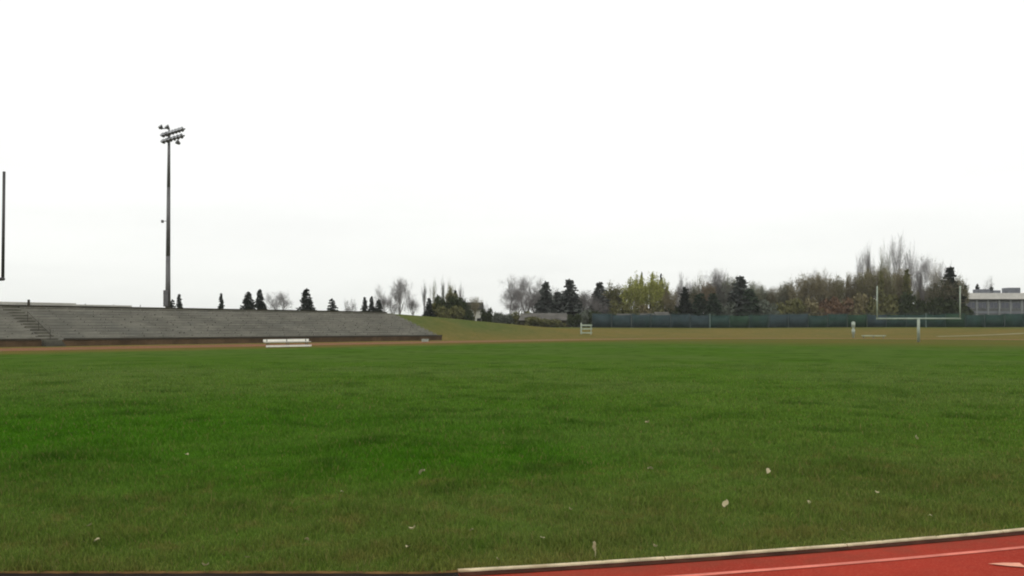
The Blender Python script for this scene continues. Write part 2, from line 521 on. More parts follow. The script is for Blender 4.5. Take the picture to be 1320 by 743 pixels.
# ------------------------------------------------------------------ grass blades on the near field
def grass_blades():
    n = 620000
    t = 5.7 * np.exp(RNG.random(n) * math.log(48 / 5.7))      # density falls with distance squared
    x = t * (RNG.random(n) * 1.5 - .75)
    dx, dy = x - C1.x, t - C1.y
    th = np.arctan2(dy, dx)
    d = np.hypot(dx, dy)
    rin = np.array([inner_edge(a) for a in np.linspace(-math.pi, 0, 2001)])
    lim = np.interp(th, np.linspace(-math.pi, 0, 2001), rin)
    clump = np.sin(x * 3.1 + np.sin(t * 2.3) * 2) * np.sin(t * 2.7 + np.sin(x * 1.7) * 2)
    lim = lim - .012 + .012 * np.sin(x * 23) + .01 * np.sin(x * 51 + 1)
    keep = (d < lim) & (RNG.random(n) < .75 + .25 * clump) & (RNG.random(n) < 1 - np.clip((t - 11) / 34, 0, 1) ** .8)
    x, t = x[keep], t[keep]; clump = clump[keep]
    n = len(x)
    h = (.032 + .028 * RNG.random(n)) * (1 + .42 * clump)
    tall = RNG.random(n) < .02
    h[tall] *= 1.8
    w = (.0022 + .0020 * RNG.random(n)) * np.clip(t / 7, 1, 3)
    a = RNG.random(n) * 2 * np.pi
    b = RNG.random(n) * 2 * np.pi
    lean = (.15 + .75 * RNG.random(n)) * h
    V = np.zeros((n, 5, 3), np.float32)
    ca, sa = np.cos(a) * w, np.sin(a) * w
    lx, ly = np.cos(b) * lean, np.sin(b) * lean
    V[:, 0] = np.stack([x - ca, t - sa, np.zeros(n)], 1)
    V[:, 1] = np.stack([x + ca, t + sa, np.zeros(n)], 1)
    V[:, 2] = np.stack([x + ca * .8 + lx * .4, t + sa * .8 + ly * .4, h * .6], 1)
    V[:, 3] = np.stack([x - ca * .8 + lx * .4, t - sa * .8 + ly * .4, h * .6], 1)
    V[:, 4] = np.stack([x + lx, t + ly, h], 1)
    me = bpy.data.meshes.new('grass')
    me.vertices.add(n * 5)
    me.vertices.foreach_set('co', V.ravel())
    base = np.arange(n)[:, None] * 5
    idx = np.concatenate([base + np.array([[0, 1, 2, 3]]), base + np.array([[3, 2, 4]])], 1)
    me.loops.add(n * 7)
    me.loops.foreach_set('vertex_index', idx.ravel().astype(np.int32))
    me.polygons.add(n * 2)
    ls = np.stack([np.arange(n) * 7, np.arange(n) * 7 + 4], 1)
    me.polygons.foreach_set('loop_start', ls.ravel().astype(np.int32))
    me.update(calc_edges=True)
    me.materials.append(M['blade'])
    o = bpy.data.objects.new('grass', me)
    COL.objects.link(o)
    tag(o, 'short mown grass blades of the near field', 'grass', kind='stuff')
grass_blades()

# fallen leaves and bits of litter on the near grass
leaf_meshes = []
for k in range(4):
    mb = MB()
    nseg = 5
    L_ = .05
    vs, fs = [], []
    for i in range(nseg + 1):
        f = i / nseg
        wd = L_ * .42 * math.sin(math.pi * min(.97, f + .04)) ** .7 + .001
        zz = .012 + .016 * math.sin(f * 3 + k) + .01 * f
        vs += [(-L_ / 2 + L_ * f, -wd, zz + .012 * (k % 2)), (-L_ / 2 + L_ * f, .1 * wd, zz), (-L_ / 2 + L_ * f, wd, zz + .014)]
    for i in range(nseg):
        for j in range(2):
            fs.append((3 * i + j, 3 * i + j + 1, 3 * i + 3 + j + 1, 3 * i + 3 + j))
    leaf_meshes.append(mb.add(vs, fs).mesh('fallen_leaf', M['litter'], True))
for i, (px, py, sc) in enumerate([(242, 592, 1.6), (545, 617, 1.7), (115, 684, 1.2), (532, 688, 1.2), (524, 714, 1.1), (125, 705, .9), (320, 726, 1.0),
                                  (265, 736, 1.0), (396, 704, .9), (608, 691, .8), (935, 657, 1.5), (845, 711, .8), (990, 614, 1.6), (840, 611, 1.5),
                                  (1181, 569, 1.6), (835, 548, 1.8), (1200, 672, .9), (640, 729, .8), (1086, 690, 1.0), (735, 662, .9), (440, 640, .9), (1040, 655, 1.0), (700, 700, .7), (1130, 640, .9)]):
    Y = H * F / (py - HOR)
    o = bpy.data.objects.new('fallen_leaf', leaf_meshes[i % 4])
    COL.objects.link(o)
    o.location = at(px, Y, z=.032)
    o.rotation_euler = (random.uniform(-.5, .5), random.uniform(-.4, .4), random.uniform(0, 6.28))
    o.scale = (sc * random.uniform(.6, .95),) * 3
    tag(o, 'small pale dead leaf lying on the mown grass', 'leaf', 'pale dead leaves on the near grass')
# upright straw stalk near the kerb
st = thing('straw_stalk', 'single pale dry stalk standing upright just behind the kerb', 'stalk', at(767, H * F / 297.0, z=0))
mb = MB()
mb.path([(0, 0, 0), (.004, 0, .04), (-.004, 0, .09)], [.004, .004, .003], 5)
mb.build('stem', M['litter'], st)
mb = MB()
for q in range(7):
    mb.quad((-.006 + random.uniform(-.006, .006), random.uniform(-.006, .006), .07 + q * .007), (.008, random.uniform(-.004, .004), .004), (-.002, 0, .011))
mb.build('seed_head', M['litter'], st)

# ------------------------------------------------------------------ bleachers
S0, S1 = -26.0, 58.5
bl = thing('bleachers', 'long grey weathered bleachers built into the grass bank across the field', 'bleachers')
NR, P0, RUN, RISE, Z0 = 12, 50.6, .80, .275, .58
prof = [(P0, .0), (P0, Z0)]
for i in range(NR):
    prof += [(P0 + RUN * (i + 1), Z0 + RISE * i), (P0 + RUN * (i + 1), Z0 + RISE * (i + 1))]
prof = prof[:-1]
ptop, ztop = prof[-1]
prof += [(ptop + 1.2, ztop), (ptop + 1.2, .0)]
MB().extrude(prof, S0, S1).build('concrete_steps', M['concrete'], bl)
AIS = [(-12, 1.5), (8.0, 1.7)]
def breaks(a, b):
    out, s = [], a
    for c, w in sorted(AIS):
        if a < c < b:
            out.append((s, c - w / 2)); s = c + w / 2
    out.append((s, b))
    return out
for i in range(NR):
    mb = MB()
    for a, b in breaks(S0 + .1, S1 - .1):
        s = a
        while s < b - .2:                      # boards about 6 m long, each a little off line
            e = min(b, s + random.uniform(5.2, 6.8))
            zz = Z0 + RISE * i + .075 + random.uniform(-.012, .012)
            pp = P0 + RUN * i + .18 + random.uniform(-.015, .015)
            mb.extrude([(pp - .14, zz), (pp + .14, zz), (pp + .14, zz + .05), (pp - .14, zz + .05)], s + .012, e - .012)
            q = s + .4
            while q < e:
                mb.extrude([(pp - .08, zz - .085), (pp + .08, zz - .085), (pp + .08, zz), (pp - .08, zz)], q, q + .09)
                q += 2.0
            s = e
    mb.build('bench_row', M['plank'] if i % 3 else M['plank2'], bl)
for c, w in AIS:
    mb = MB()
    for i in range(NR):
        for h_ in (0, 1):
            z1 = Z0 + RISE * i + (.0 if h_ == 0 else .14)
            if h_:
                mb.extrude([(P0 + RUN * i + .42, z1 - .14), (P0 + RUN * (i + 1) - .003, z1 - .14), (P0 + RUN * (i + 1) - .003, z1), (P0 + RUN * i + .42, z1)], c - w / 2 + .1, c + w / 2 - .1)
    # steps from the ground up to the first tread
    for q in range(3):
        mb.extrude([(P0 - .9 + .3 * q, 0), (P0 - .003, 0), (P0 - .003, .19 * (q + 1)), (P0 - .9 + .3 * q, .19 * (q + 1))], c - w / 2 + .02 * q, c + w / 2 - .02 * q)
    mb.build('aisle_steps', M['aisle'], bl)
    hr = MB()
    hr.tube(sp(c, P0 - .2, .9), sp(c, P0 + RUN * 6.5, Z0 + RISE * 6.5 + .85), .028, n=6)
    for q in range(0, 7, 3):
        hr.tube(sp(c, P0 + RUN * q + .3, Z0 + RISE * q), sp(c, P0 + RUN * q + .3, Z0 + RISE * (q + .5) + .82), .024, n=6)
    hr.build('handrail', M['rail'], bl)
MB().extrude([(P0 - .12, 0), (P0 - .003, 0), (P0 - .003, Z0 + .02), (P0 - .12, Z0 + .02)], S0, 7.1).build('front_wall', M['concretewall'], bl)
MB().extrude([(P0 - .12, 0), (P0 - .003, 0), (P0 - .003, Z0 + .02), (P0 - .12, Z0 + .02)], 8.9, S1).build('front_wall', M['concretewall'], bl)
fr = MB()
for a, b in ((S0, 7.0), (9.0, S1)):
    fr.extrude([(P0 - .20, Z0 - .03), (P0 - .125, Z0 - .03), (P0 - .125, Z0 + .15), (P0 - .20, Z0 + .15)], a, b)
fr.build('front_shade_bar', M['rail'], bl)  # added dark bar stands in for the shadow gap under the first plank
ZT = Z0 + RISE * (NR - 1)
mb = MB(); mb.extrude([(ptop + 1.1, ZT), (ptop + 1.19, ZT), (ptop + 1.19, 3.97), (ptop + 1.1, 3.97)], S0, S1); mb.build('shade_gap_board', M['gapshade'], bl)  # dark board drawn in place of the shaded gap below the guard board
mb = MB(); mb.extrude([(ptop + 1.06, 3.975), (ptop + 1.095, 3.975), (ptop + 1.095, 4.24), (ptop + 1.06, 4.24)], S0, 15.0)
mb.extrude([(ptop + 1.06, 3.975), (ptop + 1.095, 3.975), (ptop + 1.095, 4.12), (ptop + 1.06, 4.12)], 15.004, 21.0)
mb.build('guard_board', M['palemetal'], bl)
q = S0
while q < 27:
    MB().tube(sp(q, ptop + 1.14, 3.97), sp(q, ptop + 1.14, 4.22), .035, n=6).build('rail_post', M['rail'], bl); q += 3.0
MB().tube(sp(10.3, ptop + 1.0, ZT), sp(10.3, ptop + 1.0, 4.5), .12, n=8).build('rail_post', M['rail'], bl)

# ------------------------------------------------------------------ white team bench by the far track
def bench(name, label, loc, rz, L, mat, back=True, leg_mat=None):
    b = thing(name, label, 'bench', loc, rz)
    MB().box((0, 0, .455), (L, .30, .045)).build('seat', mat, b, bevel=.008)
    if back:
        MB().box((0, .19, .60), (L, .03, .20)).build('backrest', mat, b, bevel=.006)
        MB().box((0, -.22, .115), (L, .03, .15)).build('foot_board', mat, b, bevel=.006)
    else:
        MB().box((0, -.165, .40), (L, .03, .16)).build('front_board', mat, b, bevel=.006)
    for k in range(3):
        x = (k - 1) * (L / 2 - .35)
        lm = MB()
        lm.box((x, -.13, .215), (.05, .05, .43)).box((x, .14, .215), (.05, .05, .43)).box((x, .0, .03), (.05, .5, .05))
        if back:
            lm.box((x, .155, .5), (.05, .04, .40))
        lm.build('leg', leg_mat or M['galv'], b)
    return b
bench('team_bench', 'long white bench with backrest standing in front of the bleachers', at(371, 77, z=0), math.atan2(U.y, U.x), 4.75, M['whiteseat'])
gz = ground_z(*at(1126, 146, z=0).xy)
bench('low_bench', 'low pale backless bench beside the white padded post', at(1126, 146, z=gz), -.05, 3.9, M['offwhite'], False)
# the small white box at the end of the bleachers
p_ = at(548, 108, z=0)
bx = thing('equipment_box', 'small white equipment box on the ground near the bleachers end', 'box', p_, .9)
MB().box((0, 0, .13), (.72, .45, .26)).build('body', M['whitepaint'], bx, bevel=.015)
MB().box((0, 0, .292), (.78, .50, .06)).build('lid', M['whitepaint'], bx, bevel=.015)
MB().box((0, -.257, .25), (.12, .02, .04)).build('latch', M['rail'], bx)

# ------------------------------------------------------------------ goal posts
def goal(label, loc, rz, width, zbar, ztop, r, mat, goose=True, lean=0.0):
    g = thing('goal_post', label, 'goal post', loc, rz, 'football goal posts')
    mb = MB()
    if goose:
        pts = [Vector((0, -1.6, 0)), Vector((0, -1.6, zbar * .55)), Vector((0, -1.45, zbar * .78)), Vector((0, -1.0, zbar * .93)), Vector((0, -.4, zbar - .02)), Vector((0, 0, zbar - .02))]
        mb.path(pts, [r * 1.7] * 6, 12)
    else:
        mb.path([Vector((0, 0, 0)), Vector((0, 0, zbar))], [r * 2.0, r * 1.9], 12)
    mb.build('post', mat, g, True)
    MB().tube((-width / 2 - r, 0, zbar), (width / 2 + r, 0, zbar), r * 1.15, n=12).build('crossbar', mat, g, True)
    for sx in (-1, 1):
        MB().tube((sx * width / 2, 0, zbar), (sx * width / 2 + lean, 0, ztop), r, r * .9, n=12).build('upright', mat, g, True)
    return g
rz_g = math.atan2(-N.y, -N.x)          # local x along the goal line
# near goal: only its right upright is in the picture
xv = Vector((math.cos(rz_g), math.sin(rz_g)))
w1 = 7.1
ur = at(3.6, 25, z=0).xy
c_near = ur - xv * (w1 / 2)
goal('dark grey goal post at the left edge with only one upright in view', (c_near.x, c_near.y, 0), rz_g, w1, 3.05, 6.07, .042, M['goalgrey'], True, .09)
goal('white football goal post standing on the far field before the teal fence', at(1184, 106, z=0), R(-3), 9.7, 2.79, 6.7, .085, M['goalwhite'], False)

# ------------------------------------------------------------------ floodlight mast
pl = at(216.5, 103.1, z=0)
gz = ground_z(pl.x, pl.y)
mast = thing('floodlight_pole', 'tall grey steel floodlight pole rising behind the bleachers', 'floodlight', (pl.x, pl.y, 0))
ZM = 25.0
MB().path([(0, 0, gz - .1), (.02, 0, 10), (.08, 0, 18), (.13, 0, ZM - .6)], [.30, .25, .20, .14], 14).build('pole', M['galv'], mast, True)
MB().box((-.12, -.2, gz + 1.35), (.52, .52, 1.9)).build('control_box', M['lamp'], mast, bevel=.03)
mb = MB().box((-.35, 0, 14.1), (.9, .06, .06)).box((-.62, -.05, 14.05), (.22, .25, .32)); mb.build('side_bracket', M['galv'], mast)
ad = Vector((.74, -.67, 0)).normalized()
ang = math.atan2(ad.y, ad.x)
def floodlight(c, tilt=R(-35), face=R(-20)):
    m = Matrix.Rotation(face, 3, 'Z') @ Matrix.Rotation(tilt, 3, 'X')
    c = Vector(c)
    body = MB()
    prof = [(.13, .24), (.19, .10), (.26, -.10), (.28, -.20)]   # (radius, along local +y back)
    n = 12
    vs = []
    for r_, y_ in prof:
        for k in range(n):
            t = 2 * math.pi * k / n
            vs.append(c + m @ Vector((r_ * math.cos(t), y_, r_ * math.sin(t))))
    fs = [(i * n + k, i * n + (k + 1) % n, (i + 1) * n + (k + 1) % n, (i + 1) * n + k) for i in range(len(prof) - 1) for k in range(n)]
    fs.append(tuple(range(n)))
    body.add(vs, fs)
    b = body.build('floodlight', M['lamp'], mast, True)
    lens = MB()
    lens.add([c + m @ Vector((.27 * math.cos(2 * math.pi * k / n), -.185, .27 * math.sin(2 * math.pi * k / n))) for k in range(n)], [tuple(range(n))])
    lens.build('lens', M['lens'], b)
    brk = MB().tube(c + m @ Vector((0, .2, .0)), c + Vector((0, 0, .30)), .04, n=6)
    brk.build('bracket', M['galv'], b)
for zz, a0, a1, offs in ((ZM - .75, -1.15, 3.75, (-.95, -.2, .55, 1.3, 2.05, 2.8, 3.55)), (ZM - 1.5, -1.1, 3.65, (-.85, .0, .85, 1.7, 2.55, 3.4))):
    p0 = Vector((.1, 0, zz)) + ad * a0; p1 = Vector((.1, 0, zz)) + ad * a1
    MB().tube(p0, p1, .09, n=8).build('crossarm', M['galv'], mast)
    for q in offs:
        c = Vector((.1, 0, zz - .12)) + ad * q + Vector((-.1, -.32, 0))
        floodlight(c, R(-38), ang + R(10))
# short upper arm to the left and a low lamp at the right
MB().tube((-1.15, .3, ZM - .1), (.15, 0, ZM - .12), .06, n=8).build('crossarm', M['galv'], mast)
MB().tube((.13, 0, ZM - .7), (.13, 0, ZM - .05), .09, n=8).build('pole_top', M['galv'], mast)
for q in (-.85, -.1):
    floodlight((q, .1, ZM + .02), R(-45), R(-40))
floodlight((1.75, -1.5, ZM - 2.1), R(-30), ang)

# ------------------------------------------------------------------ teal windscreen fence
fx0, fx1, FY = 16.8, 128.0, 186.0
fz = lambda x: ground_z(x, FY)
fence = thing('screened_fence', 'long dark teal windscreen fence below the far trees', 'fence', (60, FY, fz(60)))
fo = Vector((60, FY, fz(60)))
npan = 27
for i in range(npan + 1):
    x = fx0 + (fx1 - fx0) * i / npan
    z = fz(x)
    pale = (i in (6, 17))
    MB().tube(Vector((x, FY, z - .1)) - fo, Vector((x, FY, z + 2.95)) - fo, .05 if not pale else .13, n=8).build('post', M['postpale'] if pale else M['post'], fence)
    if i < npan:
        x2 = fx0 + (fx1 - fx0) * (i + 1) / npan
        z2 = fz(x2)
        mb = MB()
        ns = 8
        hh = 2.82 + random.uniform(-.22, .08)
        vs = []
        for k in range(ns + 1):
            f = k / ns
            xx = x + .06 + (x2 - x - .12) * f
            zz = z + (z2 - z) * f
            by = .06 + .05 * math.sin(f * math.pi) + .02 * math.sin(f * 17 + i)
            sag = (.06 + .05 * (i % 3)) * math.sin(f * math.pi) + .02 * math.sin(f * 23 + i)
            for oy in (0, .02):
                vs += [Vector((xx, FY - by + oy, zz - .03)) - fo, Vector((xx, FY - by * .3 + oy, zz + hh - sag)) - fo]
        fs = []
        for k in range(ns):
            a = 4 * k
            fs += [(a, a + 4, a + 5, a + 1), (a + 2, a + 3, a + 7, a + 6), (a, a + 2, a + 6, a + 4), (a + 1, a + 5, a + 7, a + 3)]
        fs += [(0, 1, 3, 2), (4 * ns, 4 * ns + 2, 4 * ns + 3, 4 * ns + 1)]
        mb.add(vs, fs)
        mt = M['screen_blue'] if (i < 6 or i in (9, 10, 14, 23, 24)) else (M['screen_green'] if i in (7, 13, 18) else M['screen_teal'])
        mb.build('windscreen', mt, fence, True)
        MB().tube(Vector((x, FY, z + 2.93)) - fo, Vector((x2, FY, z2 + 2.93)) - fo, .035, n=6).build('top_rail', M['post'], fence)

# ------------------------------------------------------------------ small pale things on the far bank
Y_ = 152
e = at(755.5, Y_, z=0); gz = ground_z(e.x, e.y)
rk = thing('timber_rack', 'small white rack of horizontal boards left of the teal fence', 'rack', (e.x, e.y, gz), .1)
for sx, hh in ((-.85, 2.05), (.85, 1.75)):
    MB().box((sx, 0, hh / 2), (.24 if sx < 0 else .1, .14, hh)).build('post', M['whitepaint'], rk, bevel=.01)
for zz, w in ((.32, .22), (1.0, .22), (1.62, .26)):
    MB().box((.05, -.1, zz), (1.95, .05, w)).build('board', M['offwhite'], rk, bevel=.01)
e = at(1100, 150, z=0); gz = ground_z(e.x, e.y)
wp = thing('padded_post', 'thick white padded post standing in front of the teal fence', 'post', (e.x, e.y, gz))
MB().tube((0, 0, 0), (0, 0, 2.75), .15, n=12).build('post', M['whitepaint'], wp, True)
for z0, z1, r_ in ((1.75, 2.65, .31), (.62, 1.5, .28)):
    MB().path([(0, 0, z0), (0, 0, z0 + .1), (0, 0, z1 - .1), (0, 0, z1)], [r_ * .8, r_, r_, r_ * .8], 14).build('pad', M['whitepaint'], wp, True)

# ------------------------------------------------------------------ buildings
def window(parent, c, w, h, rz=0):
    f = MB()
    t = .09
    x, y, z = c
    f.box((x, y, z + h / 2 + t / 2), (w + 2 * t, .1, t)).box((x, y, z - h / 2 - t / 2), (w + 2 * t, .14, t))
    f.box((x - w / 2 - t / 2, y, z), (t, .1, h)).box((x + w / 2 + t / 2, y, z), (t, .1, h)).box((x, y, z), (.05, .08, h))
    fo_ = f.build('window', M['frame'], parent)
    MB().box((x, y + .03, z), (w, .03, h)).build('pane', M['glass'], fo_)
BY = 236.0
b0 = at(1243, BY, z=0); bgz = 1.8
sch = thing('school_building', 'long two storey grey building with pale roof band at the right edge', 'building', (b0.x, BY, bgz))
LW = 46.0
zroof, zeave = 11.0 - bgz, 9.1 - bgz
MB().box((LW / 2, 6, (zeave - .01) / 2), (LW, 12, zeave)).build('wall', M['brick'], sch)
# sloped pale roof band
mb = MB()
mb.add([(-.5, -.7, zeave + .22), (LW + .5, -.7, zeave + .22), (LW + .5, 12.7, zeave + .22), (-.5, 12.7, zeave + .22),
        (0.2, .6, zroof), (LW - .2, .6, zroof), (LW - .2, 11.4, zroof), (.2, 11.4, zroof)],
       [(0, 3, 2, 1), (4, 5, 6, 7), (0, 1, 5, 4), (1, 2, 6, 5), (2, 3, 7, 6), (3, 0, 4, 7)])
roof = mb.build('roof', M['fascia'], sch)
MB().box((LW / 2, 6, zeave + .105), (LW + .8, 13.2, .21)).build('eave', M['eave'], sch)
for x, w, h in ((6.7, 3.2, 1.1), (10.2, 1.8, .8), (14.7, 3.4, 1.5), (24, 3, 1.2)):
    MB().box((x, 4, zroof + h / 2), (w, 3, h)).build('rooftop_unit', M['unit'], roof, bevel=.05)
for fl_, zc in enumerate((2.0, 4.1, 6.1)):
    for k in range(15):
        x = 1.8 + k * 3.0
        if fl_ == 1:
            continue
        window(sch, (x, -.06, zc if fl_ == 0 else 5.9), 2.1, 1.5)
mb = MB()
for k in range(16):
    mb.box((.3 + k * 3.0, -.08, zeave / 2), (.45, .16, zeave - .05))
mb.build('pilaster', M['frame'], sch)
MB().box((LW / 2, -.03, 3.95), (LW - .1, .05, .7)).build('spandrel_band', M['unit'], sch)

# dark roofed white house beyond the bank
HY = 205.0
h0 = at(590, HY, z=0)
hgz = ground_z(h0.x, h0.y)
hs = thing('house', 'white house with dark shingle roof half hidden by the dark hedge', 'house', (h0.x, HY, hgz))
hl, hd, ez, rz_ = 11.6, 8.0, 6.0 - hgz, 7.7 - hgz
MB().box((0, hd / 2, ez / 2), (hl - .8, hd - .6, ez)).build('wall', M['housewall'], hs)
mb = MB()
mb.add([(-hl / 2, -.3, ez), (hl / 2, -.3, ez), (hl / 2, hd + .3, ez), (-hl / 2, hd + .3, ez), (-hl / 2, hd / 2, rz_), (hl / 2, hd / 2, rz_)],
       [(0, 1, 5, 4), (2, 3, 4, 5), (1, 2, 5), (3, 0, 4), (0, 3, 2, 1)])
rf = mb.build('roof', M['roofdark'], hs)
for x in (-3.5, 0, 3.0):
    window(hs, (x, .24, ez - 1.6), 1.1, 1.2)
d_ = MB().box((4.9, .24, 1.05), (.95, .08, 2.1)).build('door', M['roofdark'], hs)
MB().tube((4.6, .18, 1.0), (4.6, .18, 1.12), .03, n=6).build('handle', M['palemetal'], d_)

# long low shed under the gray trees
s0 = at(702, 196, z=0)
sg = ground_z(s0.x, s0.y)
sh = thing('low_shed', 'long low shed with grey roof below the evergreens', 'shed', (s0.x, 196, sg))
ll = 11.6
ez = 3.35 - sg; rz_ = 5.0 - sg
MB().box((0, 3, ez / 2), (ll - .5, 5.4, ez)).build('wall', M['shedwall'], sh)
mb = MB().add([(-ll / 2, -.3, ez), (ll / 2, -.3, ez), (ll / 2, 6.3, ez), (-ll / 2, 6.3, ez), (-ll / 2 + .8, 3, rz_), (ll / 2 - .8, 3, rz_)],
              [(0, 1, 5, 4), (2, 3, 4, 5), (1, 2, 5), (3, 0, 4), (0, 3, 2, 1)])
mb.build('roof', M['roofgrey'], sh)
for x in (-2.5, 2.5):
    MB().box((x, .26, .95), (2.2, .08, 1.8)).build('door', M['roofdark'], sh)

# three pale garden sheds just showing over the fence
for px, w, zt, lab in ((806, 3.2, 4.9, 'pale garden shed under the brown tree left of the yellow green trees'), (836, 3.6, 5.0, 'pale garden shed under the middle of the yellow green trees'), (855, 3.0, 5.3, 'pale garden shed under the right end of the yellow green trees')):
    q = at(px, 199, z=0); g_ = ground_z(q.x, q.y)
    gs = thing('garden_shed', lab, 'shed', (q.x, 199, g_), random.uniform(-.2, .2), 'pale sheds behind the fence')
    e_ = zt - g_ - .9; r_ = zt - g_
    MB().box((0, 1.3, e_ / 2), (w, 2.6, e_)).build('wall', M['fascia'], gs)
    MB().add([(-w / 2 - .2, -.2, e_), (w / 2 + .2, -.2, e_), (w / 2 + .2, 2.8, e_), (-w / 2 - .2, 2.8, e_), (-w / 2 - .2, 1.3, r_), (w / 2 + .2, 1.3, r_)],
             [(0, 1, 5, 4), (2, 3, 4, 5), (1, 2, 5), (3, 0, 4), (0, 3, 2, 1)]).build('roof', M['roofgrey'], gs)
    MB().box((.4, -.03, .95), (.9, .05, 1.9)).build('door', M['shedwall'], gs)

# ------------------------------------------------------------------ trees (unit meshes, height 1, radius 1; scaled when placed)
def rv(rn, s=1.0):
    return Vector((rn.uniform(-s, s), rn.uniform(-s, s), rn.uniform(-s, s)))

def conifer(seed, squat=False, hh=10.0, rr=3.0):
    rn = random.Random(seed)
    tr = MB().tube((0, 0, 0), (0, 0, hh * .93), .20, .03, 7)
    cr = MB()
    nw = 30
    for i in range(nw):
        f = i / nw
        z = hh * (.05 + .95 * f)
        rad = rr * ((1 - f) ** (.55 if squat else .85)) * rn.uniform(.80, 1.12) + .12
        nb = max(5, int(15 * (1 - f) + 5))
        for b in range(nb):
            a = rn.uniform(0, 6.283)
            L_ = rad * rn.uniform(.6, 1.12)
            d = Vector((math.cos(a), math.sin(a), 0))
            ns = max(2, int(L_ / .38))
            for k in range(ns):
                g = (k + .6) / ns
                c = Vector((0, 0, z)) + d * (L_ * g) + Vector((0, 0, -.18 * L_ * g * g + .05)) + rv(rn, .13)
                for _ in range(2):
                    side = Vector((-d.y, d.x, 0)) * rn.choice((-1, 1))
                    ax = (d * rn.uniform(.4, 1) + side * rn.uniform(.2, .8) + Vector((0, 0, rn.uniform(-.5, .25)))).normalized()
                    up = ax.cross(rv(rn)).normalized()
                    cr.quad(c + ax * .15, ax * rn.uniform(.22, .40), up * rn.uniform(.09, .19))
    for k in range(24):
        c = Vector((0, 0, hh * rn.uniform(.93, 1.0)))
        cr.quad(c, Vector((rn.uniform(-.1, .1), rn.uniform(-.1, .1), .2)), rv(rn, .07))
    return tr.mesh('trunk', M['barkdark'], True), cr.mesh('crown', M['needle'])

def branches(rn, hh, rr, upright, depth, fork_z, nmain, gnarl=.18, lead=True):
    """segments (p0,p1,r0,r1,level) and tips of a bare tree of height hh and half-width rr"""
    segs, tips = [], []
    def grow(p, d, L, r, lev):
        n = 3 if lev < 3 else 2
        for k in range(n):
            nd = (d + rv(rn, gnarl) + Vector((0, 0, upright * .12))).normalized()
            q = p + nd * (L / n)
            r1 = r * (.86 if k < n - 1 else .72)
            segs.append((p, q, r, r1, lev))
            if lev < depth and (k > 0 or lev > 0):
                for _ in range(rn.choice((1, 2, 2)) if lev < depth - 1 else rn.choice((2, 2, 3))):
                    perp = nd.cross(rv(rn)).normalized()
                    sd = (nd * (upright + .35) + perp * rn.uniform(.55, 1.0)).normalized()
                    grow(q, sd, L * rn.uniform(.50, .74), r1 * rn.uniform(.45, .65), lev + 1)
            p, d, r = q, nd, r1
        tips.append((p, d))
    r0 = hh * .016
    base = Vector((0, 0, hh * fork_z))
    for m in range(nmain):
        a = 6.283 * m / nmain + rn.uniform(-.5, .5)
        spread = rr / hh * rn.uniform(.7, 1.25)
        d = Vector((math.cos(a) * spread, math.sin(a) * spread, .75)).normalized()
        if lead and m == 0:
            d = Vector((rn.uniform(-.08, .08), rn.uniform(-.08, .08), 1))
        grow(base + Vector((0, 0, rn.uniform(-.06, .06) * hh)), d, hh * (1 - fork_z) * rn.uniform(.55, .72), r0 * rn.uniform(.55, .8), 0)
    return segs, tips, r0

def fit(vs, hh, rr):
    """scale crown points so the tree has its nominal height / half width"""
    z = max(v[2] for v in vs); w = sorted(math.hypot(v[0], v[1]) for v in vs)[int(len(vs) * .985)]
    return hh / z, rr / w

def bare(seed, hh=10.0, rr=3.5, upright=.55, depth=4, fork_z=.25, nmain=5, mat='twig_grey', twig=.010, rmul=1.0, leaves=None, leaf_n=0, leaf_s=.2):
    rn = random.Random(seed)
    segs, tips, r0 = branches(rn, hh, rr, upright, depth, fork_z, nmain)
    pts = [s[1] for s in segs]
    kz, kw = fit(pts, hh, rr)
    S_ = lambda v: Vector((v.x * kw, v.y * kw, v.z * kz))
    tr = MB().tube((0, 0, 0), (0, 0, hh * fork_z * kz * 1.04), r0 * 1.25 * rmul, r0 * .95 * rmul, 9)
    tr.tube((0, 0, 0), (0, 0, hh * .03), r0 * 1.9 * rmul, r0 * 1.25 * rmul, 9)
    cr = MB()
    for p, q, a, b, lev in segs:
        n = 6 if lev == 0 else (4 if lev == 1 else 3)
        lm_ = rmul * (1.45 if lev < 2 else .9)
        cr.tube(S_(p), S_(q), max(a * lm_, twig), max(b * lm_, twig), n, cap=False)
    for p, d in tips:      # end twigs
        for _ in range(2):
            e_ = (d + rv(rn, .6) + Vector((0, 0, .2))).normalized() * rn.uniform(.25, .6)
            cr.tube(S_(p), S_(p) + e_, twig, twig * .5, 3, cap=False)
    if not leaves:
        return tr.mesh('trunk', M['bark'], True), cr.mesh('crown', M[mat])
    lf = MB()
    cand = [S_(s[1]) for s in segs if s[4] >= depth - 1] + [S_(t[0]) for t in tips]
    for _ in range(leaf_n):
        c = rn.choice(cand) + rv(rn, .42)
        a = rv(rn).normalized() * leaf_s * rn.uniform(.5, 1.1)
        b = a.cross(rv(rn)).normalized() * leaf_s * rn.uniform(.3, .7)
        lf.quad(c, a, b)
    return tr.mesh('trunk', M['bark'], True), cr.mesh('limbs', M[mat]), lf.mesh('crown', M[leaves])

